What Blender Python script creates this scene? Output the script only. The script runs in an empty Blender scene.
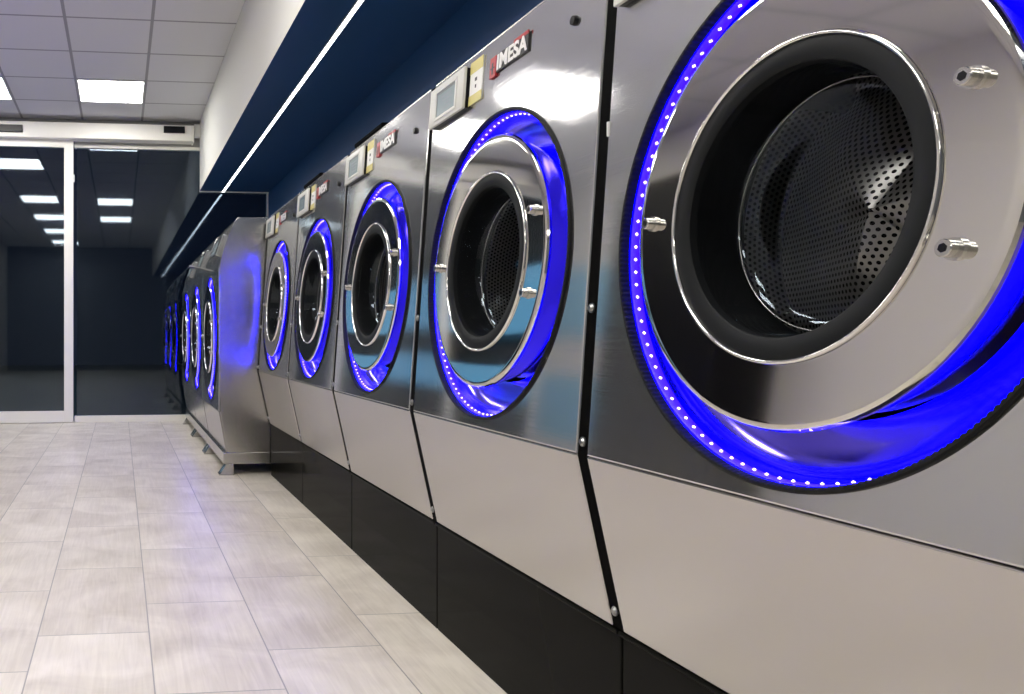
import bpy, bmesh, math, random
from mathutils import Vector, Matrix
random.seed(7)
W = 0.8                      # width of one washer bay, metres
CAMH = 0.9615 * W
sc = bpy.context.scene
COL = sc.collection
PI = math.pi

# ------------------------------------------------------------------ materials
def nodes_of(m):
    m.use_nodes = True
    nt = m.node_tree
    return nt, nt.nodes, nt.links

def new_mat(name, col=(.8, .8, .8), rough=.5, metal=0., spec=.5, emit=None, es=0., coat=0.):
    m = bpy.data.materials.new(name)
    nt, N, L = nodes_of(m)
    b = N['Principled BSDF']
    b.inputs['Base Color'].default_value = (*col, 1)
    b.inputs['Roughness'].default_value = rough
    b.inputs['Metallic'].default_value = metal
    b.inputs['Specular IOR Level'].default_value = spec
    b.inputs['Coat Weight'].default_value = coat
    if emit:
        b.inputs['Emission Color'].default_value = (*emit, 1)
        b.inputs['Emission Strength'].default_value = es
    return m

def math_node(N, L, op, a, b=None, c=None):
    n = N.new('ShaderNodeMath'); n.operation = op
    for i, v in enumerate((a, b, c)):
        if v is None: continue
        if isinstance(v, (int, float)): n.inputs[i].default_value = v
        else: L.new(v, n.inputs[i])
    return n.outputs[0]

def noise_bump(m, scale=(1, 1, 1), nscale=20., strength=.1, dist=.001, detail=3., rough_var=None):
    nt, N, L = nodes_of(m)
    b = N['Principled BSDF']
    tc = N.new('ShaderNodeTexCoord'); mp = N.new('ShaderNodeMapping')
    mp.inputs['Scale'].default_value = scale
    L.new(tc.outputs['Object'], mp.inputs['Vector'])
    nz = N.new('ShaderNodeTexNoise'); nz.inputs['Scale'].default_value = nscale
    nz.inputs['Detail'].default_value = detail
    L.new(mp.outputs[0], nz.inputs['Vector'])
    bp = N.new('ShaderNodeBump'); bp.inputs['Strength'].default_value = strength
    bp.inputs['Distance'].default_value = dist
    L.new(nz.outputs[0], bp.inputs['Height'])
    L.new(bp.outputs[0], b.inputs['Normal'])
    if rough_var:
        mr = N.new('ShaderNodeMapRange')
        mr.inputs[1].default_value = .3; mr.inputs[2].default_value = .7
        mr.inputs[3].default_value, mr.inputs[4].default_value = rough_var
        L.new(nz.outputs[0], mr.inputs[0]); L.new(mr.outputs[0], b.inputs['Roughness'])
    return m

def haze(m, fac, rough):
    """brushed steel keeps a sharp image under a broad soft sheen"""
    nt, N, L = nodes_of(m); b = N['Principled BSDF']
    h = N.new('ShaderNodeBsdfPrincipled')
    h.inputs['Base Color'].default_value = b.inputs['Base Color'].default_value
    h.inputs['Metallic'].default_value = 1.; h.inputs['Roughness'].default_value = rough
    mx = N.new('ShaderNodeMixShader'); mx.inputs[0].default_value = fac
    L.new(b.outputs[0], mx.inputs[1]); L.new(h.outputs[0], mx.inputs[2])
    L.new(mx.outputs[0], N['Material Output'].inputs[0])
M = {}
M['steel'] = noise_bump(new_mat('brushed_stainless', (.60, .60, .59), .12, 1.), (1.5, 1.5, 260), 3., .060, .0006, 3., (.05, .09))
haze(M['steel'], .19, .42)
M['steel_low'] = noise_bump(new_mat('satin_stainless', (.54, .52, .49), .24, 1.), (1.5, 1.5, 200), 3., .02, .0004, 3., (.21, .26))
M['steel_side'] = noise_bump(new_mat('side_stainless', (.56, .55, .53), .26, 1.), (1.5, 1.5, 200), 3., .02, .0004, 3., (.20, .25))
M['polished'] = new_mat('polished_stainless', (.71, .69, .64), .055, 1.)
M['recess'] = new_mat('recess_blue_glow', (.21, .16, .95), .15, 1.)  # steel tinted blue: the LED glow is painted into its base colour
M['chrome'] = new_mat('chrome', (.80, .79, .76), .10, 1.)
M['drum_rim'] = new_mat('drum_rim_steel', (.34, .34, .34), .25, 1.)
M['rubber'] = noise_bump(new_mat('black_rubber', (.006, .006, .007), .6, spec=.2), (1, 1, 1), 300., .1, .0005)
M['rubber_soft'] = new_mat('grey_black_rubber', (.010, .011, .012), .5, spec=.12)
M['black'] = new_mat('black_strip', (.002, .002, .002), .7, spec=.03)
M['dark_inside'] = new_mat('dark_cabinet_paint', (.02, .02, .022), .6)
M['bezel'] = new_mat('light_grey_plastic', (.62, .62, .58), .4)
M['screen'] = new_mat('display_screen', (.20, .24, .25), .15, emit=(.45, .62, .68), es=.10)
M['screen_text'] = new_mat('display_text', (.10, .13, .16), .3)
M['screen_edge'] = new_mat('display_edge', (.03, .05, .06), .3)
M['paper'] = new_mat('white_paper', (.82, .82, .80), .6)
M['tape'] = new_mat('yellow_tape', (.62, .55, .20), .4)
M['ink'] = new_mat('ink', (.08, .08, .09), .6)
M['red'] = new_mat('red_enamel', (.42, .03, .035), .35)
M['plate_dark'] = new_mat('plate_black', (.02, .018, .018), .35)
M['plate_light'] = new_mat('plate_letters', (.85, .84, .82), .3)
M['screw'] = new_mat('screw_steel', (.32, .32, .31), .3, 1.)
M['bolt'] = new_mat('bolt_steel', (.55, .54, .52), .22, 1.)
M['white_plastic'] = new_mat('white_plastic', (.8, .8, .78), .4)
M['sensor'] = new_mat('sensor_black', (.008, .008, .010), .3, spec=.2)
M['led_channel'] = new_mat('blue_led_channel', (.05, .05, .3), .5, emit=(.0015, .0, 1.), es=36.)
M['led_dot'] = new_mat('blue_led_chip', (.5, .4, 1), .5, emit=(.40, .30, 1.), es=9.)
M['lamp'] = new_mat('ceiling_diffuser', (.9, .9, .9), .5, emit=(1., .975, .93), es=18.)
M['lamp_frame'] = new_mat('lamp_frame', (.75, .75, .74), .4)
M['strip'] = new_mat('strip_diffuser', (.9, .9, .9), .5, emit=(.93, .97, 1.), es=9.)
M['alu'] = new_mat('cream_aluminium', (.86, .84, .77), .35, spec=.5)
M['alu_grey'] = new_mat('grey_aluminium', (.36, .36, .34), .4)
M['wall_white'] = noise_bump(new_mat('white_plaster', (.74, .73, .68), .8), (1, 1, 1), 90., .12, .002)
M['wall_left'] = noise_bump(new_mat('warm_grey_plaster', (.62, .60, .55), .8), (1, 1, 1), 90., .12, .002)
M['blue'] = noise_bump(new_mat('navy_paint', (.009, .050, .155), .5, spec=.35), (1, 1, 1), 70., .06, .001)
M['wall_back'] = new_mat('slate_paint', (.20, .215, .24), .8)
M['dado'] = new_mat('pale_blue_panel', (.22, .46, .60), .4)
M['lit'] = new_mat('lit_shopfront_glass', (.05, .08, .1), .3, emit=(.30, .70, 1.), es=2.0)
M['pier'] = new_mat('black_column', (.004, .004, .005), .5, spec=.1)
M['asphalt'] = noise_bump(new_mat('pavement', (.06, .06, .065), .8), (1, 1, 1), 40., .4, .01)

def glass_mat(name, tint, refl, rough, ior=None):
    m = bpy.data.materials.new(name)
    nt, N, L = nodes_of(m)
    N.remove(N['Principled BSDF'])
    out = N['Material Output']
    tr = N.new('ShaderNodeBsdfTransparent'); tr.inputs[0].default_value = (*tint, 1)
    gl = N.new('ShaderNodeBsdfGlossy'); gl.inputs['Roughness'].default_value = rough
    gl.inputs[0].default_value = (.75, .88, 1, 1)
    mx = N.new('ShaderNodeMixShader')
    if ior:
        ge = N.new('ShaderNodeNewGeometry'); dp = N.new('ShaderNodeVectorMath'); dp.operation = 'DOT_PRODUCT'
        L.new(ge.outputs['Normal'], dp.inputs[0]); L.new(ge.outputs['Incoming'], dp.inputs[1])
        k = math_node(N, L, 'POWER', math_node(N, L, 'SUBTRACT', 1., math_node(N, L, 'ABSOLUTE', dp.outputs['Value'])), 5.)
        r0 = ((ior - 1) / (ior + 1)) ** 2 + refl          # Schlick's curve, the same from both faces
        L.new(math_node(N, L, 'MINIMUM', math_node(N, L, 'ADD', math_node(N, L, 'MULTIPLY', k, 1 - r0), r0), .85), mx.inputs[0])
    else:
        mx.inputs[0].default_value = refl
    L.new(tr.outputs[0], mx.inputs[1]); L.new(gl.outputs[0], mx.inputs[2])
    L.new(mx.outputs[0], out.inputs[0])
    return m
M['shop_glass'] = glass_mat('tinted_shop_glass', (.45, .5, .55), .05, .03, 1.35)
def lacquer(name, col, r0, r90, rough):
    m = bpy.data.materials.new(name); nt, N, L = nodes_of(m); N.remove(N['Principled BSDF'])
    df = N.new('ShaderNodeBsdfDiffuse'); df.inputs[0].default_value = (*col, 1)
    gl = N.new('ShaderNodeBsdfGlossy'); gl.inputs['Roughness'].default_value = rough
    ge = N.new('ShaderNodeNewGeometry'); dp = N.new('ShaderNodeVectorMath'); dp.operation = 'DOT_PRODUCT'
    L.new(ge.outputs['Normal'], dp.inputs[0]); L.new(ge.outputs['Incoming'], dp.inputs[1])
    k = math_node(N, L, 'POWER', math_node(N, L, 'SUBTRACT', 1., math_node(N, L, 'ABSOLUTE', dp.outputs['Value'])), 5.)
    mx = N.new('ShaderNodeMixShader'); L.new(math_node(N, L, 'ADD', math_node(N, L, 'MULTIPLY', k, r90), r0), mx.inputs[0])
    L.new(df.outputs[0], mx.inputs[1]); L.new(gl.outputs[0], mx.inputs[2]); L.new(mx.outputs[0], N['Material Output'].inputs[0])
    return m
M['plinth'] = lacquer('black_lacquer_panel', (.007, .007, .006), .010, .28, .09)
M['door_glass'] = glass_mat('porthole_glass', (.80, .80, .80), 0.0, .015, 1.45)

def perforated():
    m = new_mat('perforated_drum_steel', (.30, .295, .285), .34, .75)
    nt, N, L = nodes_of(m); b = N['Principled BSDF']
    uv = N.new('ShaderNodeUVMap')
    sp = N.new('ShaderNodeSeparateXYZ'); L.new(uv.outputs[0], sp.inputs[0])
    p = .0088
    ds = []
    for o in (0., .5):
        fx = math_node(N, L, 'SUBTRACT', math_node(N, L, 'FRACT', math_node(N, L, 'ADD', math_node(N, L, 'DIVIDE', sp.outputs[0], p), o)), .5)
        fy = math_node(N, L, 'SUBTRACT', math_node(N, L, 'FRACT', math_node(N, L, 'ADD', math_node(N, L, 'DIVIDE', sp.outputs[1], p * 1.732), o)), .5)
        fy = math_node(N, L, 'MULTIPLY', fy, 1.732)
        ds.append(math_node(N, L, 'SQRT', math_node(N, L, 'ADD', math_node(N, L, 'MULTIPLY', fx, fx), math_node(N, L, 'MULTIPLY', fy, fy))))
    d = math_node(N, L, 'MINIMUM', *ds)
    hole = math_node(N, L, 'LESS_THAN', d, .27)
    mx = N.new('ShaderNodeMix'); mx.data_type = 'RGBA'
    L.new(hole, mx.inputs[0])
    mx.inputs[6].default_value = (.30, .295, .285, 1); mx.inputs[7].default_value = (.004, .004, .004, 1)
    L.new(mx.outputs[2], b.inputs['Base Color'])
    L.new(math_node(N, L, 'MULTIPLY', math_node(N, L, 'SUBTRACT', 1., hole), .70), b.inputs['Metallic'])
    L.new(math_node(N, L, 'ADD', math_node(N, L, 'MULTIPLY', hole, .5), .28), b.inputs['Roughness'])
    L.new(math_node(N, L, 'MULTIPLY', math_node(N, L, 'SUBTRACT', 1., hole), .5), b.inputs['Specular IOR Level'])
    return m
M['drum'] = perforated()

SW, PL = .355 * W, .752 * W          # floor plank width and length
def floor_mat():
    m = new_mat('porcelain_planks', rough=.3)
    nt, N, L = nodes_of(m); b = N['Principled BSDF']
    tc = N.new('ShaderNodeTexCoord'); sp = N.new('ShaderNodeSeparateXYZ'); L.new(tc.outputs['Object'], sp.inputs[0])
    X, Y = sp.outputs[0], sp.outputs[1]
    q = math_node(N, L, 'DIVIDE', math_node(N, L, 'SUBTRACT', X, .0935 * W), SW)
    k = math_node(N, L, 'FLOOR', q); fx = math_node(N, L, 'FRACT', q)
    yo = math_node(N, L, 'ADD', math_node(N, L, 'MULTIPLY', k, .28 * W), .71 * W)
    r = math_node(N, L, 'DIVIDE', math_node(N, L, 'SUBTRACT', Y, yo), PL)
    j = math_node(N, L, 'FLOOR', r); fy = math_node(N, L, 'FRACT', r)
    ex = math_node(N, L, 'MULTIPLY', math_node(N, L, 'MINIMUM', fx, math_node(N, L, 'SUBTRACT', 1., fx)), SW)
    ey = math_node(N, L, 'MULTIPLY', math_node(N, L, 'MINIMUM', fy, math_node(N, L, 'SUBTRACT', 1., fy)), PL)
    e = math_node(N, L, 'MINIMUM', ex, ey)
    grout = math_node(N, L, 'LESS_THAN', e, .0017)
    cb = N.new('ShaderNodeCombineXYZ'); L.new(k, cb.inputs[0]); L.new(j, cb.inputs[1])
    wn = N.new('ShaderNodeTexWhiteNoise'); wn.noise_dimensions = '3D'; L.new(cb.outputs[0], wn.inputs['Vector'])
    sx = N.new('ShaderNodeCombineXYZ')
    L.new(math_node(N, L, 'MULTIPLY', X, 46.), sx.inputs[0])
    L.new(math_node(N, L, 'ADD', math_node(N, L, 'MULTIPLY', Y, 2.6), math_node(N, L, 'MULTIPLY', wn.outputs[0], 37.)), sx.inputs[1])
    n1 = N.new('ShaderNodeTexNoise'); n1.inputs['Scale'].default_value = 1.6; n1.inputs['Detail'].default_value = 6; n1.inputs['Distortion'].default_value = 1.2
    L.new(sx.outputs[0], n1.inputs['Vector'])
    sy = N.new('ShaderNodeVectorMath'); sy.operation = 'ADD'; L.new(tc.outputs['Object'], sy.inputs[0])
    sv = N.new('ShaderNodeVectorMath'); sv.operation = 'SCALE'; L.new(cb.outputs[0], sv.inputs[0]); sv.inputs[3].default_value = 3.7
    L.new(sv.outputs[0], sy.inputs[1])
    n2 = N.new('ShaderNodeTexNoise'); n2.inputs['Scale'].default_value = 4.2; n2.inputs['Detail'].default_value = 5; n2.inputs['Distortion'].default_value = .8
    L.new(sy.outputs[0], n2.inputs['Vector'])
    mixv = math_node(N, L, 'ADD', math_node(N, L, 'MULTIPLY', n1.outputs[0], .32), math_node(N, L, 'MULTIPLY', n2.outputs[0], .68))
    mixv = math_node(N, L, 'ADD', mixv, math_node(N, L, 'MULTIPLY', math_node(N, L, 'SUBTRACT', wn.outputs[0], .5), .12))
    cr = N.new('ShaderNodeValToRGB')
    cr.color_ramp.elements[0].position = .30; cr.color_ramp.elements[0].color = (.56, .50, .42, 1)
    cr.color_ramp.elements[1].position = .68; cr.color_ramp.elements[1].color = (.85, .79, .695, 1)
    L.new(mixv, cr.inputs[0])
    mx = N.new('ShaderNodeMix'); mx.data_type = 'RGBA'; L.new(grout, mx.inputs[0]); L.new(cr.outputs[0], mx.inputs[6])
    mx.inputs[7].default_value = (.34, .32, .285, 1)
    L.new(mx.outputs[2], b.inputs['Base Color'])
    mr = N.new('ShaderNodeMapRange'); mr.inputs[3].default_value = .38; mr.inputs[4].default_value = .28
    L.new(mixv, mr.inputs[0]); L.new(mr.outputs[0], b.inputs['Roughness'])
    bp = N.new('ShaderNodeBump'); bp.inputs['Strength'].default_value = .10; bp.inputs['Distance'].default_value = .001
    L.new(math_node(N, L, 'SUBTRACT', n1.outputs[0], math_node(N, L, 'MULTIPLY', grout, 1.5)), bp.inputs['Height'])
    L.new(bp.outputs[0], b.inputs['Normal'])
    return m
M['floor'] = floor_mat()

TX, TY = .655 * W, .749 * W          # ceiling tile
TX0, TY0 = .243 * W, 7.77 * W
def ceil_mat():
    m = new_mat('ceiling_tiles', (.68, .68, .69), .9)
    nt, N, L = nodes_of(m); b = N['Principled BSDF']
    tc = N.new('ShaderNodeTexCoord'); sp = N.new('ShaderNodeSeparateXYZ'); L.new(tc.outputs['Object'], sp.inputs[0])
    es = []
    for s, o, p in ((sp.outputs[0], TX0, TX), (sp.outputs[1], TY0, TY)):
        f = math_node(N, L, 'FRACT', math_node(N, L, 'DIVIDE', math_node(N, L, 'SUBTRACT', s, o), p))
        es.append(math_node(N, L, 'MULTIPLY', math_node(N, L, 'MINIMUM', f, math_node(N, L, 'SUBTRACT', 1., f)), p))
    g = math_node(N, L, 'LESS_THAN', math_node(N, L, 'MINIMUM', *es), .010)
    mx = N.new('ShaderNodeMix'); mx.data_type = 'RGBA'; L.new(g, mx.inputs[0])
    mx.inputs[6].default_value = (.68, .68, .69, 1); mx.inputs[7].default_value = (.33, .33, .335, 1)
    L.new(mx.outputs[2], b.inputs['Base Color'])
    nz = N.new('ShaderNodeTexNoise'); nz.inputs['Scale'].default_value = 120.; L.new(tc.outputs['Object'], nz.inputs['Vector'])
    bp = N.new('ShaderNodeBump'); bp.inputs['Strength'].default_value = .15; bp.inputs['Distance'].default_value = .002
    L.new(nz.outputs[0], bp.inputs['Height']); L.new(bp.outputs[0], b.inputs['Normal'])
    return m
M['ceiling'] = ceil_mat()

# ------------------------------------------------------------------ mesh helpers
class MB:
    def __init__(s):
        s.v = []; s.f = []; s.m = []; s.uv = {}
    def add(s, vs, fs, mi=0, uvs=None):
        o = len(s.v); s.v += [tuple(v) for v in vs]
        for i, f in enumerate(fs):
            if uvs is not None: s.uv[len(s.f)] = uvs[i]
            s.f.append([a + o for a in f]); s.m.append(mi)
        return s
    def box(s, x0, x1, y0, y1, z0, z1, bev=0., mi=0, mat=None, seg=2):
        bm = bmesh.new(); bmesh.ops.create_cube(bm, size=1.)
        for v in bm.verts:
            v.co = Vector((x0 + (v.co.x + .5) * (x1 - x0), y0 + (v.co.y + .5) * (y1 - y0), z0 + (v.co.z + .5) * (z1 - z0)))
        if bev > 0: bmesh.ops.bevel(bm, geom=bm.edges[:], offset=bev, segments=seg, affect='EDGES', profile=.5)
        bmesh.ops.recalc_face_normals(bm, faces=bm.faces[:])
        bm.verts.index_update()
        vs = [(mat @ v.co) if mat else v.co.copy() for v in bm.verts]
        s.add(vs, [[v.index for v in f.verts] for f in bm.faces], mi); bm.free(); return s
    def prism(s, pts, y0, y1, mi=0, bev=0.):
        """profile of (x, z) points pushed along y"""
        bm = bmesh.new()
        n = len(pts)
        a = [bm.verts.new((p[0], y0, p[1])) for p in pts]; b = [bm.verts.new((p[0], y1, p[1])) for p in pts]
        bm.faces.new(a); bm.faces.new(b[::-1])
        for i in range(n): bm.faces.new((a[i], b[i], b[(i + 1) % n], a[(i + 1) % n]))
        if bev > 0: bmesh.ops.bevel(bm, geom=bm.edges[:], offset=bev, segments=2, affect='EDGES', profile=.5)
        bmesh.ops.recalc_face_normals(bm, faces=bm.faces[:])
        bm.verts.index_update()
        s.add([v.co.copy() for v in bm.verts], [[v.index for v in f.verts] for f in bm.faces], mi); bm.free(); return s
    def lathe(s, fr, prof, n=96, mi=0, closed=False, cap_end=False, uvlen=None):
        """rings of (r, depth) about a frame; depth runs into the machine"""
        vs = []
        for r, d in prof:
            for i in range(n):
                t = 2 * PI * i / n
                vs.append(fr.p(r * math.cos(t), r * math.sin(t), d))
        fs = []; uvs = [] if uvlen else None
        k = len(prof); rng = k if closed else k - 1
        for a in range(rng):
            b = (a + 1) % k
            for i in range(n):
                j = (i + 1) % n
                fs.append([a * n + i, a * n + j, b * n + j, b * n + i])
                if uvlen:
                    R = prof[0][0]
                    ti, tj = 2 * PI * i / n * R, 2 * PI * (i + 1) / n * R
                    uvs.append([(ti, prof[a][1]), (tj, prof[a][1]), (tj, prof[b][1]), (ti, prof[b][1])])
        if cap_end:
            fs.append([(k - 1) * n + i for i in range(n)])
            if uvlen: uvs.append([(0, 0)] * n)
        return s.add(vs, fs, mi, uvs)
    def tube(s, p, q, r, n=12, mi=0, r2=None):
        p, q = Vector(p), Vector(q); r2 = r if r2 is None else r2
        z = (q - p).normalized(); x = z.orthogonal().normalized(); y = z.cross(x)
        vs = []
        for c, rr in ((p, r), (q, r2)):
            for i in range(n):
                t = 2 * PI * i / n; vs.append(c + x * math.cos(t) * rr + y * math.sin(t) * rr)
        fs = [[i, (i + 1) % n, n + (i + 1) % n, n + i] for i in range(n)] + [list(range(n))[::-1], list(range(n, 2 * n))]
        return s.add(vs, fs, mi)
    def build(s, name, mats, parent=None, smooth=18., fix=True):
        me = bpy.data.meshes.new(name)
        me.from_pydata(s.v, [], s.f)
        if not isinstance(mats, (list, tuple)): mats = [mats]
        for m in mats: me.materials.append(m)
        for i, p in enumerate(me.polygons): p.material_index = s.m[i]
        if s.uv:
            ul = me.uv_layers.new(name='UVMap')
            for fi, us in s.uv.items():
                for li, u in zip(me.polygons[fi].loop_indices, us): ul.data[li].uv = u
        if fix:
            bm = bmesh.new(); bm.from_mesh(me); bmesh.ops.recalc_face_normals(bm, faces=bm.faces[:]); bm.to_mesh(me); bm.free()
        for p in me.polygons: p.use_smooth = True
        me.set_sharp_from_angle(angle=math.radians(smooth))
        me.update()
        o = bpy.data.objects.new(name, me); COL.objects.link(o)
        if parent: o.parent = parent
        return o

class Frame:
    """a: along the row (+Y), b: up the face, d: depth into the machine"""
    def __init__(s, c, slope):
        l = math.atan(slope)
        s.c = Vector(c); s.n = Vector((math.cos(l), 0, -math.sin(l))); s.t = Vector((math.sin(l), 0, math.cos(l)))
    def p(s, a, b, d=0.):
        return s.c + Vector((0, a, 0)) + s.t * b + s.n * d
    def mat(s):
        return Matrix(((0, s.t.x, s.n.x, s.c.x), (1, 0, 0, s.c.y), (0, s.t.z, s.n.z, s.c.z), (0, 0, 0, 1)))

def empty(name, loc):
    o = bpy.data.objects.new(name, None); COL.objects.link(o); o.location = loc; o.empty_display_size = .1
    return o
def tag(o, label=None, cat=None, group=None, kind=None):
    if label: o['label'] = label
    if cat: o['category'] = cat
    if group: o['group'] = group
    if kind: o['kind'] = kind
    return o
def copy_tree(o, parent=None):
    c = o.copy(); COL.objects.link(c)
    if parent: c.parent = parent
    for ch in list(o.children): copy_tree(ch, c)
    return c
def text_mesh(txt, size, name, mat, parent, M4, extrude=.0006, bold=0.):
    cu = bpy.data.curves.new(name, 'FONT'); cu.body = txt; cu.size = size; cu.extrude = extrude
    cu.align_x = 'CENTER'; cu.align_y = 'CENTER'; cu.offset = bold
    tmp = bpy.data.objects.new(name, cu); COL.objects.link(tmp)
    bpy.context.view_layer.update()
    me = bpy.data.meshes.new_from_object(tmp.evaluated_get(bpy.context.evaluated_depsgraph_get()))
    bpy.data.objects.remove(tmp)
    me.transform(M4); me.materials.clear(); me.materials.append(mat)
    o = bpy.data.objects.new(name, me); COL.objects.link(o); o.parent = parent
    return o

# ------------------------------------------------------------------ porthole: recess, light, door, glass, drum
def holed_panel(fr, a0, a1, b0, b1, R, back=.022 * W, n=128):
    """flat panel with a round hole, edges folded back"""
    e = .004 * W
    ths = [2 * PI * i / n for i in range(n)]
    for ca, cb in ((a0, b0), (a1, b0), (a1, b1), (a0, b1)):
        t = math.atan2(cb, ca) % (2 * PI)
        k = min(range(len(ths)), key=lambda i: abs(ths[i] - t)); ths[k] = t
    ths.sort(); n = len(ths)
    def rect(t, ins):
        c, s = math.cos(t), math.sin(t); k = 1e9
        if c > 1e-9: k = min(k, (a1 - ins) / c)
        if c < -1e-9: k = min(k, (a0 + ins) / c)
        if s > 1e-9: k = min(k, (b1 - ins) / s)
        if s < -1e-9: k = min(k, (b0 + ins) / s)
        return c * k, s * k
    rings = []
    rings.append([fr.p(R * math.cos(t), R * math.sin(t), .012 * W) for t in ths])
    rings.append([fr.p(R * math.cos(t), R * math.sin(t), 0) for t in ths])
    rings.append([fr.p(*rect(t, e), 0) for t in ths])
    rings.append([fr.p(*rect(t, e * .3), e * .3) for t in ths])
    rings.append([fr.p(*rect(t, 0), e) for t in ths])
    rings.append([fr.p(*rect(t, 0), back) for t in ths])
    vs = [v for r in rings for v in r]; fs = []
    for k in range(len(rings) - 1):
        for i in range(n):
            j = (i + 1) % n; fs.append([k * n + i, k * n + j, (k + 1) * n + j, (k + 1) * n + i])
    mb = MB(); mb.add(vs, fs); return mb

def RR(*prof):
    """radii of the drawn profile fitted to the door: gasket and glass in, ring and trim out"""
    return [(r * (.952 if r < .26 else 1.032 if r < .33 else 1.015), d) for r, d in prof]

def porthole(root, fr, k, n=128, bolts=True):
    """k scales the washer's own porthole (radius .404 W)"""
    u = k * W
    # serrated rubber trim
    mb = MB(); nt = n * 8 if n >= 128 else n
    prof = [(.404, .002), (.4035, -.004), (.401, -.0065), (.396, -.0065), (.3935, -.003), (.393, .010), (.396, .010)]
    vs = []
    for r, d in RR(*prof):
        for i in range(nt):
            t = 2 * PI * i / nt
            rr = r + (.0018 if (r < .4025 and d < .005 and (i // 2) % 2 and n >= 128) else 0)
            vs.append(fr.p(rr * u * math.cos(t), rr * u * math.sin(t), d * u))
    fs = []
    for a in range(len(prof)):
        b = (a + 1) % len(prof)
        for i in range(nt):
            j = (i + 1) % nt; fs.append([a * nt + i, a * nt + j, b * nt + j, b * nt + i])
    mb.add(vs, fs); mb.build('porthole_trim', M['rubber'], root, 40)
    # polished recess behind the door, LED glow put into its blue colour
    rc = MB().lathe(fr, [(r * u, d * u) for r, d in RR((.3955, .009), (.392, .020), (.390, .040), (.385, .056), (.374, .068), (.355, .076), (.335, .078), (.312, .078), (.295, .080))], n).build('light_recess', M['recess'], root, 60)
    # light strip on the recess wall
    st = MB().lathe(fr, [(r * u, d * u) for r, d in RR((.3925, .013), (.3902, .015), (.3892, .028), (.3908, .032))], n)
    st.build('led_channel', M['led_channel'], rc, 60)
    nd = 100
    dm = MB()
    for i in range(nd):
        t = 2 * PI * (i + .5) / nd
        c = fr.p(.3942 * u * math.cos(t), .3942 * u * math.sin(t), .0205 * u); r = .0034 * u
        ax = [(fr.p(math.cos(t), math.sin(t)) - fr.c) * r * .7, (fr.p(-math.sin(t), math.cos(t)) - fr.c) * r, fr.n * r]
        dm.add([c + ax[0], c - ax[0], c + ax[1], c - ax[1], c + ax[2], c - ax[2]], [[0, 2, 4], [2, 1, 4], [1, 3, 4], [3, 0, 4], [2, 0, 5], [1, 2, 5], [3, 1, 5], [0, 3, 5]])
    dm.build('led_chips', M['led_dot'], rc, 80)
    fr = Frame(fr.p(0, .009 * u), fr.t.x / fr.t.z)       # the door hangs a touch high in its recess
    # door ring: flank, rolled edge, flat face, step down to the gasket
    dr = MB().lathe(fr, [(r * u, d * u) for r, d in RR((.3225, -.004), (.3232, -.010), (.321, -.0145), (.316, -.0165), (.309, -.0165), (.255, -.0145), (.250, -.0145))], n)
    dr.lathe(fr, [(r * u, d * u) for r, d in RR((.286, .078), (.296, .066), (.306, .040), (.316, .012), (.3225, -.004))], n, mi=1)  # flank carries the same painted blue glow as the recess
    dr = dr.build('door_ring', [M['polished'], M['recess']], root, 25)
    MB().lathe(fr, [(r * u, d * u) for r, d in RR((.2495, -.0135), (.2490, -.0180), (.2470, -.0200), (.2445, -.0195), (.2425, -.016), (.2425, -.010))], n).build('chrome_bead', M['chrome'], dr, 60)
    MB().lathe(fr, [(r * u, d * u) for r, d in RR((.2430, -.012), (.2418, -.0150), (.2395, -.0158), (.2115, -.0150), (.2085, -.0125), (.2070, .000), (.206, .030), (.206, .060), (.207, .086))], n).build('door_gasket', M['rubber_soft'], dr, 40)
    MB().lathe(fr, [(r * u, d * u) for r, d in RR((.2055, -.002), (.203, .012), (.199, .036), (.194, .058), (.186, .070), (.172, .076), (.14, .080), (.08, .083), (.002, .084))], n).build('door_glass', M['door_glass'], dr, 60)
    ring_prof = [(.1935 + .0022 * math.cos(q_ * PI / 4), .0665 + .0022 * math.sin(q_ * PI / 4)) for q_ in range(8)]
    MB().lathe(fr, [(r * u * .952, d * u) for r, d in ring_prof], n, closed=True).build('rim_highlight', M['drum_rim'], dr, 60)  # added steel ring stands in for the highlight along the bowl's edge
    if bolts:
        for a, b in ((.291, .006), (-.269, .098), (-.259, -.096)):
            bm_ = MB()
            p0, p1 = fr.p(a * u, b * u, -.012 * u), fr.p(a * u, b * u, -.032 * u)
            bm_.tube(p0, p1, .0105 * u, 16); bm_.tube(fr.p(a * u, b * u, -.014 * u), fr.p(a * u, b * u, -.020 * u), .0135 * u, 16)
            bm_.tube(p1, p1 - fr.n * .0012 * u, .0105 * u, 16, r2=.0095 * u)
            bm_.tube(p1 - fr.n * .0010 * u, p1 - fr.n * .0015 * u, .0058 * u, 6, mi=1)
            bm_.build('door_bolt', [M['bolt'], M['sensor']], dr, 30)
    # drum with perforated wall and ridged back
    RD = .300
    dm = MB()
    dm.lathe(fr, [(RD * u, .105 * u), (RD * u, .245 * u)], n, uvlen=True)
    dm.lathe(fr, [(.1971 * u, .085 * u), (.222 * u, .095 * u), (.262 * u, .101 * u), (RD * u, .105 * u)], n, mi=1)
    nr = 8; na = 72; vs = []; fs = []; uvs = []
    ridges = [math.radians(x) for x in (172, 292, 52)]
    def bd(q, t):
        w = min(abs((t - r_ + PI) % (2 * PI) - PI) for r_ in ridges) / (PI / 3)
        prof = .245 - .115 * (1 - q) ** 1.1
        return prof + (.030 * w - .030) * math.sin(PI * min(1, q * 1.1 + .05)) 
    pts = []
    for iq in range(nr + 1):
        q = iq / nr
        for it in range(na):
            t = 2 * PI * it / na
            rr = max(q, .004) * RD
            pts.append((rr * u * math.cos(t), rr * u * math.sin(t), bd(q, t) * u))
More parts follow.
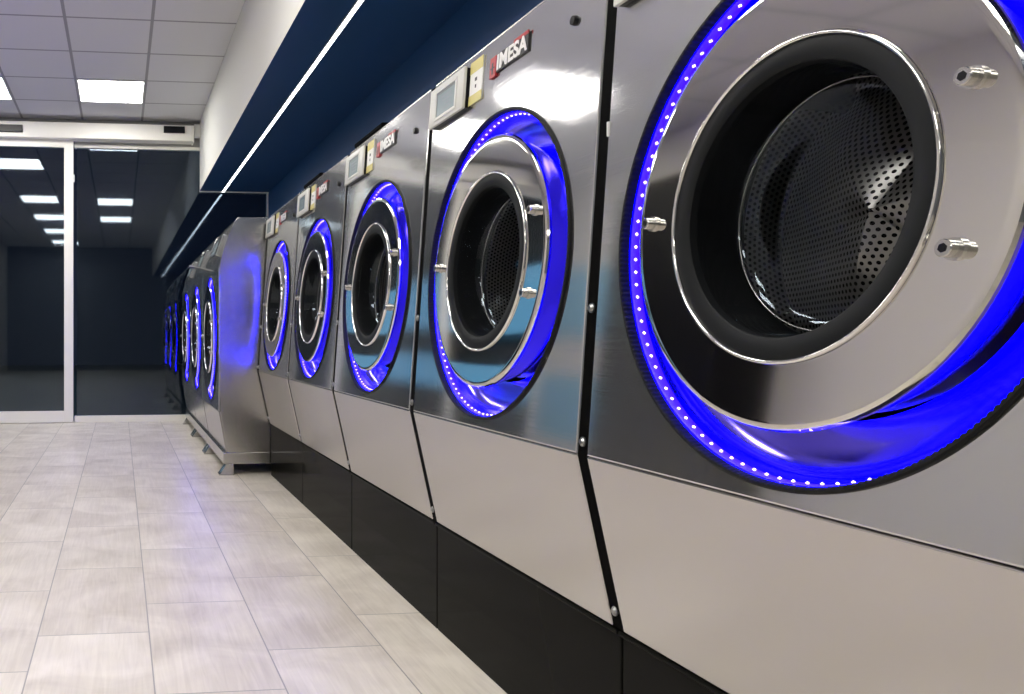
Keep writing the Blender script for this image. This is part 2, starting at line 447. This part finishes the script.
    for iq in range(nr):
        for it in range(na):
            jt = (it + 1) % na
            f = [iq * na + it, iq * na + jt, (iq + 1) * na + jt, (iq + 1) * na + it]
            fs.append(f); uvs.append([(pts[x][0], pts[x][1]) for x in f])
    dm.add([fr.p(*p) for p in pts], fs, 0, uvs)
    dr_ = dm.build('drum', [M['drum'], M['drum_rim']], root, 14)
    for r_ in ridges:
        c, s = math.cos(r_), math.sin(r_)
        l = MB(); vs = []
        for d in (.110, .236):
            for rr, off in ((RD - .001, -.035), (RD - .045, -.008), (RD - .045, .008), (RD - .001, .035)):
                vs.append(fr.p((rr * c - off * s) * u, (rr * s + off * c) * u, d * u))
        l.add(vs, [[0, 1, 5, 4], [1, 2, 6, 5], [2, 3, 7, 6], [0, 3, 2, 1], [4, 5, 6, 7], [3, 0, 4, 7]])
        l.build('drum_lifter', M['drum_rim'], dr_, 30)

# ------------------------------------------------------------------ the washer
XC, ZC = .942 * W, .7155 * W                    # crease between upper and lower panel
XT, ZT = 1.016 * W, 1.7665 * W                  # top of the upper panel
XB, ZB = 1.022 * W, .3545 * W                   # foot of the lower panel
SL = (XT - XC) / (ZT - ZC)
HW = .481 * W
XBACK = 1.62 * W
def face_x(z): return XC + (z - ZC) * SL
ZP = (.9615 + .184) * W

def screw(mb, p, n, r):
    p = Vector(p); n = Vector(n).normalized()
    mb.tube(p, p - n * r * .35, r * 1.25, 14); mb.tube(p - n * r * .35, p - n * r * .9, r, 14, r2=r * .6)

def make_washer():
    root = empty('washing_machine', (0, 0, 0))
    fr = Frame((face_x(ZP), 0, ZP), SL)
    cosl = math.cos(math.atan(SL))
    b0, b1 = (ZC - ZP) / cosl, (ZT - ZP) / cosl
    holed_panel(fr, -HW, HW, b0, b1, .403 * W).build('front_panel', M['steel'], root, 4)
    lp = MB(); t = .020 * W
    lp.prism([(XC, ZC - .0015 * W), (XB, ZB), (XB + t, ZB), (XC + t, ZC - .0015 * W)], -HW, HW, bev=.0028 * W)
    lp.build('lower_panel', M['steel_low'], root, 8)
    # cabinet shell, open at the front
    cb = MB(); g = .024 * W; th = .008 * W
    side = [(XC + g, ZC), (XB + g, ZB), (XBACK, ZB), (XBACK, ZT - .002), (XT + g, ZT - .002)]
    for y in (-HW + .003 * W, HW - .003 * W - th): cb.prism(side, y, y + th)
    cb.box(XT + .001 * W, XBACK, -HW + .002, HW - .002, ZT - .006, ZT + .004 * W, .0015)
    cb.box(XBACK - th, XBACK, -HW + .012 * W, HW - .012 * W, ZB, ZT - .008)
    cb.box(XB + g, XBACK - th, -HW + .012 * W, HW - .012 * W, ZB, ZB + th)
    cb.build('cabinet', M['steel_low'], root)
    porthole(root, fr, 1.)
    # dark strip filling the joint to the next machine
    gs = MB(); i_ = .003 * W
    gs.prism([(XC + i_, ZC), (XB + i_, ZB), (XB + .05 * W, ZB), (XC + .05 * W, ZC), (XT + .05 * W, ZT), (XT + i_, ZT)], HW + .0015 * W, .518 * W - .0015 * W)
    gp = gs.build('joint_strip', M['black'], root)
    for z in (1.017 * W, .742 * W, .392 * W):
        x = (face_x(z) if z > ZC else XC + (XB - XC) * (ZC - z) / (ZC - ZB)) + i_
        s = MB(); screw(s, (x, .5 * W, z), (1, 0, -SL), .0082 * W); s.build('joint_screw', M['screw'], gp)
    # control unit at the far top corner
    def fb(z): return (z - ZP) / cosl
    a_r = HW - .024 * W; a_l = a_r - .262 * W
    zt, zb = (.9615 + .778) * W, (.9615 + .656) * W
    T = fr.mat()
    cu = MB().box(a_l, a_r, fb(zb), fb(zt), -.022 * W, -.012 * W, .003 * W, mat=T)
    cu = cu.build('control_unit', M['bezel'], root, 30)
    MB().box(a_l + .003 * W, a_r - .003 * W, fb(zb) + .002 * W, fb(zt) - .003 * W, -.0122 * W, -.0004, mat=T).build('control_housing', M['sensor'], cu)
    sa1, sa0 = a_r - .060 * W, a_r - .205 * W
    sz1, sz0 = fb(zt) - .024 * W, fb(zb) + .022 * W
    fm = MB()
    for (p0, p1, q0, q1) in ((sa0 - .010 * W, sa1 + .010 * W, sz1, sz1 + .010 * W), (sa0 - .010 * W, sa1 + .010 * W, sz0 - .010 * W, sz0), (sa1, sa1 + .010 * W, sz0, sz1), (sa0 - .010 * W, sa0, sz0, sz1)):
        fm.box(p0, p1, q0, q1, -.0245 * W, -.0205 * W, .001 * W, mat=T)
    fm.build('screen_surround', M['bezel'], cu)
    MB().box(sa0 + .0005, sa1 - .0005, sz0 + .0005, sz1 - .0005, -.0226 * W, -.0210 * W, mat=T).build('screen', M['screen'], cu)
    tx = MB()
    tx.box(sa1 - .008 * W, sa1 - .002 * W, sz0 + .001, sz1 - .001, -.0230 * W, -.0220 * W, mat=T, mi=1)
    tx.box(sa0 + .002, sa1 - .002, sz1 - .009 * W, sz1 - .002 * W, -.0230 * W, -.0220 * W, mat=T, mi=1)
    for i, (l, r) in enumerate(((.03, .11), (.02, .10), (.03, .08), (.02, .09))):
        b = sz1 - (.020 + .013 * i) * W
        tx.box(sa0 + l * W, sa0 + r * W, b - .0035 * W, b, -.0230 * W, -.0220 * W, mat=T)
    tx.build('screen_readout', [M['screen_text'], M['screen_edge']], cu)
    # taped paper label
    p1_, p0_ = a_l - .004 * W, a_l - .085 * W
    pl = MB().box(p0_, p1_, fb(zb) + .006 * W, fb(zt) + .004 * W, -.0030, -.0004, mat=T).build('paper_label', M['paper'], root)
    tp = MB(); h_ = fb(zt) - fb(zb)
    tp.box(p0_ - .001, p1_ + .001, fb(zt) + .005 * W - .27 * h_, fb(zt) + .006 * W, -.0036, -.0025, mat=T)
    tp.build('yellow_tape', M['tape'], pl)
    tp = MB().box(p0_ - .001, p1_ + .001, fb(zb) + .004 * W, fb(zb) + .004 * W + .22 * h_, -.0036, -.0025, mat=T)
    tp.build('yellow_tape', M['tape'], pl)
    mk = MB(); am = (p0_ + p1_) / 2; bmid = (fb(zb) + fb(zt)) / 2
    mk.box(am - .007 * W, am + .007 * W, bmid + .006 * W, bmid + .016 * W, -.0034, -.0025, mat=T)
    mk.box(am - .004 * W, am + .004 * W, bmid - .014 * W, bmid - .004 * W, -.0034, -.0025, mat=T)
    mk.build('printed_mark', M['ink'], pl)
    # maker's plate
    l1, l0 = HW - .425 * W, HW - .635 * W
    lz0, lz1 = fb((.9615 + .702) * W), fb((.9615 + .756) * W)
    np_ = MB().box(l0, l1 - .034 * W, lz0 + .002 * W, lz1 - .002 * W, -.004, -.0004, .001, mat=T).build('name_plate', M['plate_dark'], root)
    MB().box(l0 - .001, l0 + .075 * W, lz1 - .008 * W, lz1 + .001 * W, -.0052, -.003, mat=T).build('plate_flash', M['red'], np_)
    em = MB().box(l1 - .036 * W, l1, lz0 - .006 * W, lz1 - .004 * W, -.0056, -.0004, .001, mat=T)
    em.box(l1 - .030 * W, l1 - .006 * W, lz0 + .017 * W, lz0 + .021 * W, -.0062, -.005, mi=1, mat=T)
    em.box(l1 - .022 * W, l1 - .014 * W, lz0 + .002 * W, lz0 + .034 * W, -.0062, -.005, mi=1, mat=T)
    em.build('plate_emblem', [M['red'], M['plate_dark']], np_)
    ac, bc = (l0 + l1 - .034 * W) / 2, (lz0 + lz1) / 2 - .002 * W
    c = fr.p(ac, bc, -.0048)
    M4 = Matrix.Translation(c) @ Matrix(((0, fr.t.x, -fr.n.x, 0), (-1, 0, 0, 0), (0, fr.t.z, -fr.n.z, 0), (0, 0, 0, 1)))
    text_mesh('IMESA', .057 * W, 'plate_lettering', M['plate_light'], np_, M4 @ Matrix.Scale(1.10, 4, (1, 0, 0)), bold=.0012)
    # lock plug
    zl = (.9615 + .700) * W; a = -HW + .118 * W
    lk = MB(); lk.tube(fr.p(a, fb(zl), 0), fr.p(a, fb(zl), -.008 * W), .012 * W, 20, r2=.010 * W)
    lk.build('lock_plug', M['sensor'], root)
    return root

RINGS = 'row of front loading washers with blue lit portholes'
washer_labels = [
    'largest washer, nearest the camera, its blue porthole cropped by the right edge of the photo',
    'second nearest stainless washer, its whole blue porthole shown and clear screen with taped paper label',
    'stainless washer with a red and black plate, third from the camera',
    'fourth stainless washer from the camera, second to last before the bare steel side panel',
    'fifth and farthest plinth washer, beside the bare steel side of the freestanding washer',
]
first = make_washer()
washers = []
for i in range(5):
    o = first if i == 0 else copy_tree(first)
    o.location = (0, (1.111 + i) * W, 0)
    tag(o, washer_labels[i], 'washing machine', RINGS)
    washers.append(o)
# details only some machines have
MB().box(face_x(1.38 * W) - .004 * W, face_x(1.38 * W) + .004 * W, HW - .006 * W, HW - .0005, 1.365 * W, 1.395 * W, .001).build('edge_clip', M['white_plastic'], washers[0])
for i in (2, 3):
    MB().box(XT - .004 * W, XT + .30 * W, .02 * W, .40 * W, ZT + .0045 * W, ZT + .024 * W, .004).build('top_lid', M['black'], washers[i])

for i in range(5):
    pb = MB()
    y0, y1 = (.611 + i) * W + .0025 * W, (1.611 + i) * W - .0025 * W
    pb.box(1.030 * W, 1.62 * W, y0, y1, 0, .350 * W, .003)
    pb.box(1.020 * W, 1.05 * W, y0, y1, .342 * W, .352 * W, .002)
    o = pb.build('plinth_block', M['plinth'])
    tag(o, ['glossy black plinth under the nearest washer at the lower right corner',
            'long glossy black plinth block under the second nearest washer',
            'glossy black plinth block under the middle washer of the five',
            'glossy black plinth block under the fourth washer from the camera',
            'glossy black plinth block next to the foot of the steel freestanding washer'][i], 'plinth', 'black plinths under the washers')

# ------------------------------------------------------------------ the freestanding washers by the door
BW = 1.12 * W
def make_big():
    root = empty('freestanding_washer', (0, 0, 0))
    c = .9615 * W; hw = BW / 2 - .006 * W
    z = lambda h: c + h * W
    xf = .673 * W; xb = 1.48 * W
    # rounded profile of the steel side
    def arc(p0, p1, p2, n=6):
        return [((1 - t) ** 2 * p0[0] + 2 * t * (1 - t) * p1[0] + t * t * p2[0], (1 - t) ** 2 * p0[1] + 2 * t * (1 - t) * p1[1] + t * t * p2[1]) for t in [i / n for i in range(n + 1)]]
    prof = [(xb, z(.809)), (.812 * W, z(.809))] + arc((.790 * W, z(.790)), (.700 * W, z(.62)), (xf + .012 * W, z(.470))) + \
           [(xf + .012 * W, z(-.530)), (.735 * W, z(-.805)), (xb, z(-.805))]
    s = MB(); th = .014 * W
    s.prism(prof, -hw, -hw + th, bev=.0018 * W).build('side_panel', M['steel_side'], root, 8)
    MB().prism(prof, hw - th, hw, bev=.0018 * W).build('side_panel', M['steel_side'], root, 8)
    sh = MB()
    sh.prism([(.812 * W, z(.809)), (xb, z(.809)), (xb, z(.795)), (.812 * W, z(.795))], -hw + th, hw - th)
    sh.prism([(xb - th, z(.79)), (xb, z(.79)), (xb, z(-.80)), (xb - th, z(-.80))], -hw + th, hw - th)
    sh.build('cabinet', M['steel_side'], root)
    # sloped upper panel with a control unit
    a = arc((.800 * W, z(.800)), (.705 * W, z(.62)), (xf + .006 * W, z(.468)))
    a2 = [(x + .02 * W, y) for x, y in a][::-1]
    MB().prism(a + a2, -hw + th, hw - th).build('sloped_panel', M['steel'], root, 60)
    d = Vector((.800 - .690, 0, .800 - .50)).normalized()
    T = Matrix.Translation((.712 * W, 0, z(.640))) @ Matrix(((0, d.x, d.z, 0), (1, 0, 0, 0), (0, d.z, -d.x, 0), (0, 0, 0, 1)))
    cu = MB().box(-.30 * W, .20 * W, -.075 * W, .085 * W, -.006 * W, .03 * W, .003 * W, mat=T).build('control_unit', M['steel'], root)
    MB().box(-.10 * W, .10 * W, -.045 * W, .050 * W, -.0085 * W, -.004 * W, .001 * W, mat=T).build('screen', M['screen'], cu)
    fr = Frame((xf, 0, z(-.025)), 0.)
    holed_panel(fr, -hw + .001 * W, hw - .001 * W, -.50 * W, .493 * W, .403 * 1.14 * W, n=96).build('front_panel', M['steel'], root, 4)
    porthole(root, fr, 1.14, 96)
    MB().prism([(xf + .001 * W, z(-.528)), (.724 * W, z(-.803)), (.744 * W, z(-.803)), (xf + .021 * W, z(-.528))], -hw + th, hw - th).build('lower_panel', M['steel_low'], root)
    bf = MB()
    bf.box(.715 * W, 1.46 * W, -hw, -hw + .06 * W, z(-.885), z(-.807), .003); bf.box(.715 * W, 1.46 * W, hw - .06 * W, hw, z(-.885), z(-.807), .003)
    bf.box(.705 * W, .765 * W, -hw, hw, z(-.884), z(-.8065), .003); bf.box(1.40 * W, 1.46 * W, -hw, hw, z(-.884), z(-.8065), .003)
    bf = bf.build('base_frame', M['steel_side'], root)
    for x, sgn in ((.745 * W, -1), (1.42 * W, 1)):
        for y in (-hw + .05 * W, hw - .05 * W):
            f = MB()
            x0, x1 = (x - .065 * W, x + .03 * W) if sgn < 0 else (x - .03 * W, x + .065 * W)
            top0, top1 = (x - .02 * W, x + .03 * W) if sgn < 0 else (x - .03 * W, x + .02 * W)
            f.prism([(x0, .004 * W), (x1, .004 * W), (x1, z(-.886)), (top1, z(-.886)), (top0, z(-.886))][:3] + [(top0, z(-.886))], y - .05 * W, y + .05 * W, bev=.001)
            f.box(x0 - .004 * W, x1 + .004 * W, y - .055 * W, y + .055 * W, 0, .006 * W)
            f.build('foot', M['steel_side'], bf)
    return root
big0 = make_big()
big_lab = ['freestanding steel washer nearest the camera, its bare side panel glowing with violet reflections',
           'middle freestanding steel washer of the three standing on raised feet',
           'freestanding steel washer closest to the glass wall at the far end']
for i in range(3):
    o = big0 if i == 0 else copy_tree(big0)
    o.location = (0, 5.625 * W + BW * (i + .5), 0)
    tag(o, big_lab[i], 'washing machine', 'freestanding washers by the glass wall')
    if i == 1:
        lid = MB().box(-.0, .30 * W, -.10 * W, .10 * W, 0, .012 * W, .003, mat=Matrix.Translation((.60 * W, 0, (.9615 + .60) * W)) @ Matrix.Rotation(.12, 4, 'Y'))
        lid.build('soap_flap', M['steel'], o)

# ------------------------------------------------------------------ the setting
YB, YF = 9.25 * W, -3.4
XL, XR = -2.4, 1.669 * W
ZCEIL = (.9615 + 2.38) * W
def struct(o): o['kind'] = 'structure'; return o
struct(MB().box(XL - .1, XR + .1, YF - .1, YB + .08, -.1, 0).build('floor', M['floor']))
struct(MB().box(XL - .1, XR + .1, YF - .1, YB + .08, ZCEIL, ZCEIL + .1).build('ceiling', M['ceiling']))
struct(MB().box(XR, XR + .1, YF, YB + .08, 0, ZCEIL).build('wall_right', M['blue']))
struct(MB().box(XL - .1, XL, YF, YB + .08, 0, ZCEIL).build('wall_left', M['wall_left']))
struct(MB().box(XL, XR, YF - .1, YF, 0, ZCEIL).build('wall_back', M['wall_back']))
# bulkhead: white face, navy underside
ZS = (.9615 + 1.611) * W; XS = .886 * W
sf = MB().box(XS, XR - .001, YF + .001, YB - .03, ZS, ZCEIL - .001)
o = sf.build('soffit', [M['wall_white'], M['blue']])
for p in o.data.polygons:
    if p.normal.z < -.5: p.material_index = 1
struct(o)
struct(MB().box(XS - .002, XR - .002, YB - .034, YB - .024, ZS - .012, ZS + .004).build('trim_1', M['alu']))
# pieces of the far left side of the room that the steel mirrors
struct(MB().box(XL, XL + .03, 6.0, YB - .1, 1.20, 1.80, .004).build('trim_2', M['dado']))
struct(MB().box(XL, XL + .03, 6.0, YB - .1, .30, .85, .004).build('trim_3', M['dado']))
struct(MB().box(XL, XL + .35, 4.60, 5.90, 0, 2.20, .004).build('wall_pier', M['pier']))

# glazed end wall
ZH0, ZH1 = (.9615 + 2.172) * W, (.9615 + 2.344) * W
def z_at(y): return (.9615 + (335 - y) / 90.) * W
wf = MB()
xr = XR - .002; xl = -.50 * W
zt = z_at(149)
wf.box(xl, xr, YB - .02, YB + .05, zt, zt + .028, .002)
wf.box(xl, xr, YB - .03, YB + .05, 0, .055, .003)
wf.box(xr - .012, xr, YB - .02, YB + .05, .055, zt, .001)
w1 = struct(wf.build('window_1', M['alu']))
struct(MB().box(xl, xr, YB - .012, YB + .05, zt + .028, ZH0 + .03, .002).build('window_head', M['alu_grey'], w1))
struct(MB().box(xl + .02, xr - .01, YB + .010, YB + .018, .05, zt + .01).build('window_pane', M['shop_glass'], w1))
wl = MB()
xl2 = XL + .002; xr2 = -1.55
wl.box(xl2, xr2, YB - .02, YB + .05, zt, ZH0 + .03, .002); wl.box(xl2, xr2, YB - .03, YB + .05, 0, .055, .003)
wl.box(xl2, xl2 + .05, YB - .02, YB + .05, .055, zt, .002); wl.box(xr2 - .05, xr2, YB - .02, YB + .05, .055, zt, .002)
w2 = struct(wl.build('window_2', M['alu']))
struct(MB().box(xl2 + .02, xr2 - .02, YB + .010, YB + .018, .05, zt + .01).build('window_pane', M['shop_glass'], w2))
struct(MB().box(XL, XR, YB - .01, YB + .08, ZH0 + .031, ZCEIL).build('wall_front', M['alu_grey']))
# sliding leaf
ZL = ZH0 - .030
dx0, dx1 = -1.58, -.508 * W; dy0, dy1 = YB - .075, YB - .035
df = MB(); sw = .080
df.box(dx1 - sw, dx1, dy0, dy1, .004, ZL - .004, .003); df.box(dx0, dx0 + sw, dy0, dy1, .004, ZL - .004, .003)
df.box(dx0 + sw, dx1 - sw, dy0, dy1, .004, .105, .003); df.box(dx0 + sw, dx1 - sw, dy0, dy1, ZL - .068, ZL - .004, .003)
d1 = struct(df.build('door_1', M['alu']))
struct(MB().box(dx0 + sw - .01, dx1 - sw + .01, dy0 + .016, dy0 + .024, .10, ZL - .06).build('door_pane', M['shop_glass'], d1))
dh = MB().box(dx1 - .004, dx1 + .010, dy0 + .005, dy1 - .005, z_at(184), z_at(177), .002)
struct(dh.build('door_latch', M['white_plastic'], d1))
# operator over the door
hx1 = (192 - 120) * .01105 * W
op = empty('door_operator', (0, YB - .06, ZH0 - .034))
tag(op, 'cream sliding door operator housing with black sensors under the ceiling', 'door operator')
MB().box(-1.9, hx1, -.09, .045, 0, ZH1 - ZH0, .006).build('housing', M['alu'], op)
MB().box(hx1 - .004, hx1 + .012, -.085, .045, -.008, ZH1 - ZH0 + .002, .004).build('end_cap', M['alu'], op)
for px0, px1, y0, y1 in ((163, 184, 127, 133.5), (-18, 26, 129.5, 136.5)):
    MB().box((px0 - 120) * .01105 * W, (px1 - 120) * .01105 * W, -.112, -.088, z_at(y1) - ZH0 + .012, z_at(y0) - ZH0 + .012, .004).build('motion_sensor', M['sensor'], op)
sn = MB().box(.855 * W - .03, XS - .001, YB - .10, YB - .055, z_at(138), z_at(125), .004).build('detector_box', M['white_plastic'])
tag(sn, 'small white detector box on the bulkhead beside the door operator', 'detector')

# LED line under the bulkhead
st = empty('ceiling_strip_light', (1.150 * W, 0, ZS))
tag(st, 'long white light strip running along the navy bulkhead underside', 'strip light')
MB().box(-.0135, -.0097, YF + .05, YB - .04, -.006, .0, 0).box(.0097, .0135, YF + .05, YB - .04, -.006, .0, 0).build('channel', M['alu_grey'], st)
MB().box(-.0095, .0095, YF + .05, YB - .04, -.005, -.0005, 0).build('diffuser', M['strip'], st)

# ceiling lights
def make_light():
    root = empty('ceiling_light', (0, 0, 0))
    hx, hy = TX / 2 - .006, TY / 2 - .006
    f = MB()
    f.box(-hx, hx, -hy, -hy + .012, -.006, 0, .001); f.box(-hx, hx, hy - .012, hy, -.006, 0, .001)
    f.box(-hx, -hx + .012, -hy + .012, hy - .012, -.006, 0, .001); f.box(hx - .012, hx, -hy + .012, hy - .012, -.006, 0, .001)
    f.build('lamp_frame', M['lamp_frame'], root)
    MB().box(-hx + .012, hx - .012, -hy + .012, hy - .012, -.004, -.0005).build('diffuser', M['lamp'], root)
    return root
colx = lambda k: TX0 - TX * (k + .5)      # k = 0 next to the bulkhead column
rowy = lambda r: TY0 + TY * (.5 - r)      # r = 0 the lit row near the door
spots = [(0, 0, 'bright square ceiling panel near the door, whole in view'),
         (2, 0, 'bright ceiling panel cut off at the left edge of the photo'),
         (2, 2, None), (0, 6, None), (2, 6, None), (0, 9, None), (2, 9, None), (2, 12, None), (2, 15, None)]
l0 = make_light()
for i, (c, r, lab) in enumerate(spots):
    o = l0 if i == 0 else copy_tree(l0)
    o.location = (colx(c), rowy(r), ZCEIL - .0005)
    tag(o, lab or 'square white ceiling panel further back, seen only mirrored in the glass', 'ceiling light', 'square ceiling lights')

# outside, at night: the pavement and a lit shopfront past the left end of the glass
ow = MB()
ow.box(-3.6, -3.3, YB + .5, 17., -.02, .55); ow.box(-3.6, -3.3, YB + .5, 17., 1.05, 1.45); ow.box(-3.6, -3.3, YB + .5, 17., 2.3, 3.2); ow.box(-3.7, -3.6, YB + .5, 17., -.02, 3.2)
ow = struct(ow.build('exterior_wall', M['pier']))
struct(MB().box(-3.45, -3.42, YB + .5, 17., .55, 1.05).box(-3.45, -3.42, YB + .5, 17., 1.45, 2.3).build('lit_glazing', M['lit'], ow))
struct(MB().box(-8, 8, YB + .09, 22, -.16, -.02).build('pavement', M['asphalt']))
w = bpy.data.worlds.new('night'); sc.world = w; w.use_nodes = True
w.node_tree.nodes['Background'].inputs[0].default_value = (.010, .014, .026, 1)
w.node_tree.nodes['Background'].inputs[1].default_value = 1.

# ------------------------------------------------------------------ camera
F = 828.
cam = bpy.data.cameras.new('camera'); co = bpy.data.objects.new('camera', cam); COL.objects.link(co)
cam.sensor_width = 36.; cam.lens = F / 1024 * 36.
co.location = (0, 0, CAMH); co.rotation_euler = (PI / 2, 0, -math.atan(87. / F))
cam.shift_x = (512 - 207) / 1024; cam.shift_y = -12 / 1024
cam.clip_start = .02
sc.camera = co
vs = sc.view_settings
vs.view_transform = 'Standard'; vs.look = 'None'; vs.exposure = .12; vs.gamma = 1.; vs.use_curve_mapping = False
sc.cycles.use_denoising = True
sc.cycles.max_bounces = 10; sc.cycles.glossy_bounces = 6; sc.cycles.transparent_max_bounces = 12; sc.cycles.diffuse_bounces = 4
sc.cycles.sample_clamp_indirect = 6.
sc.cycles.caustics_reflective = True
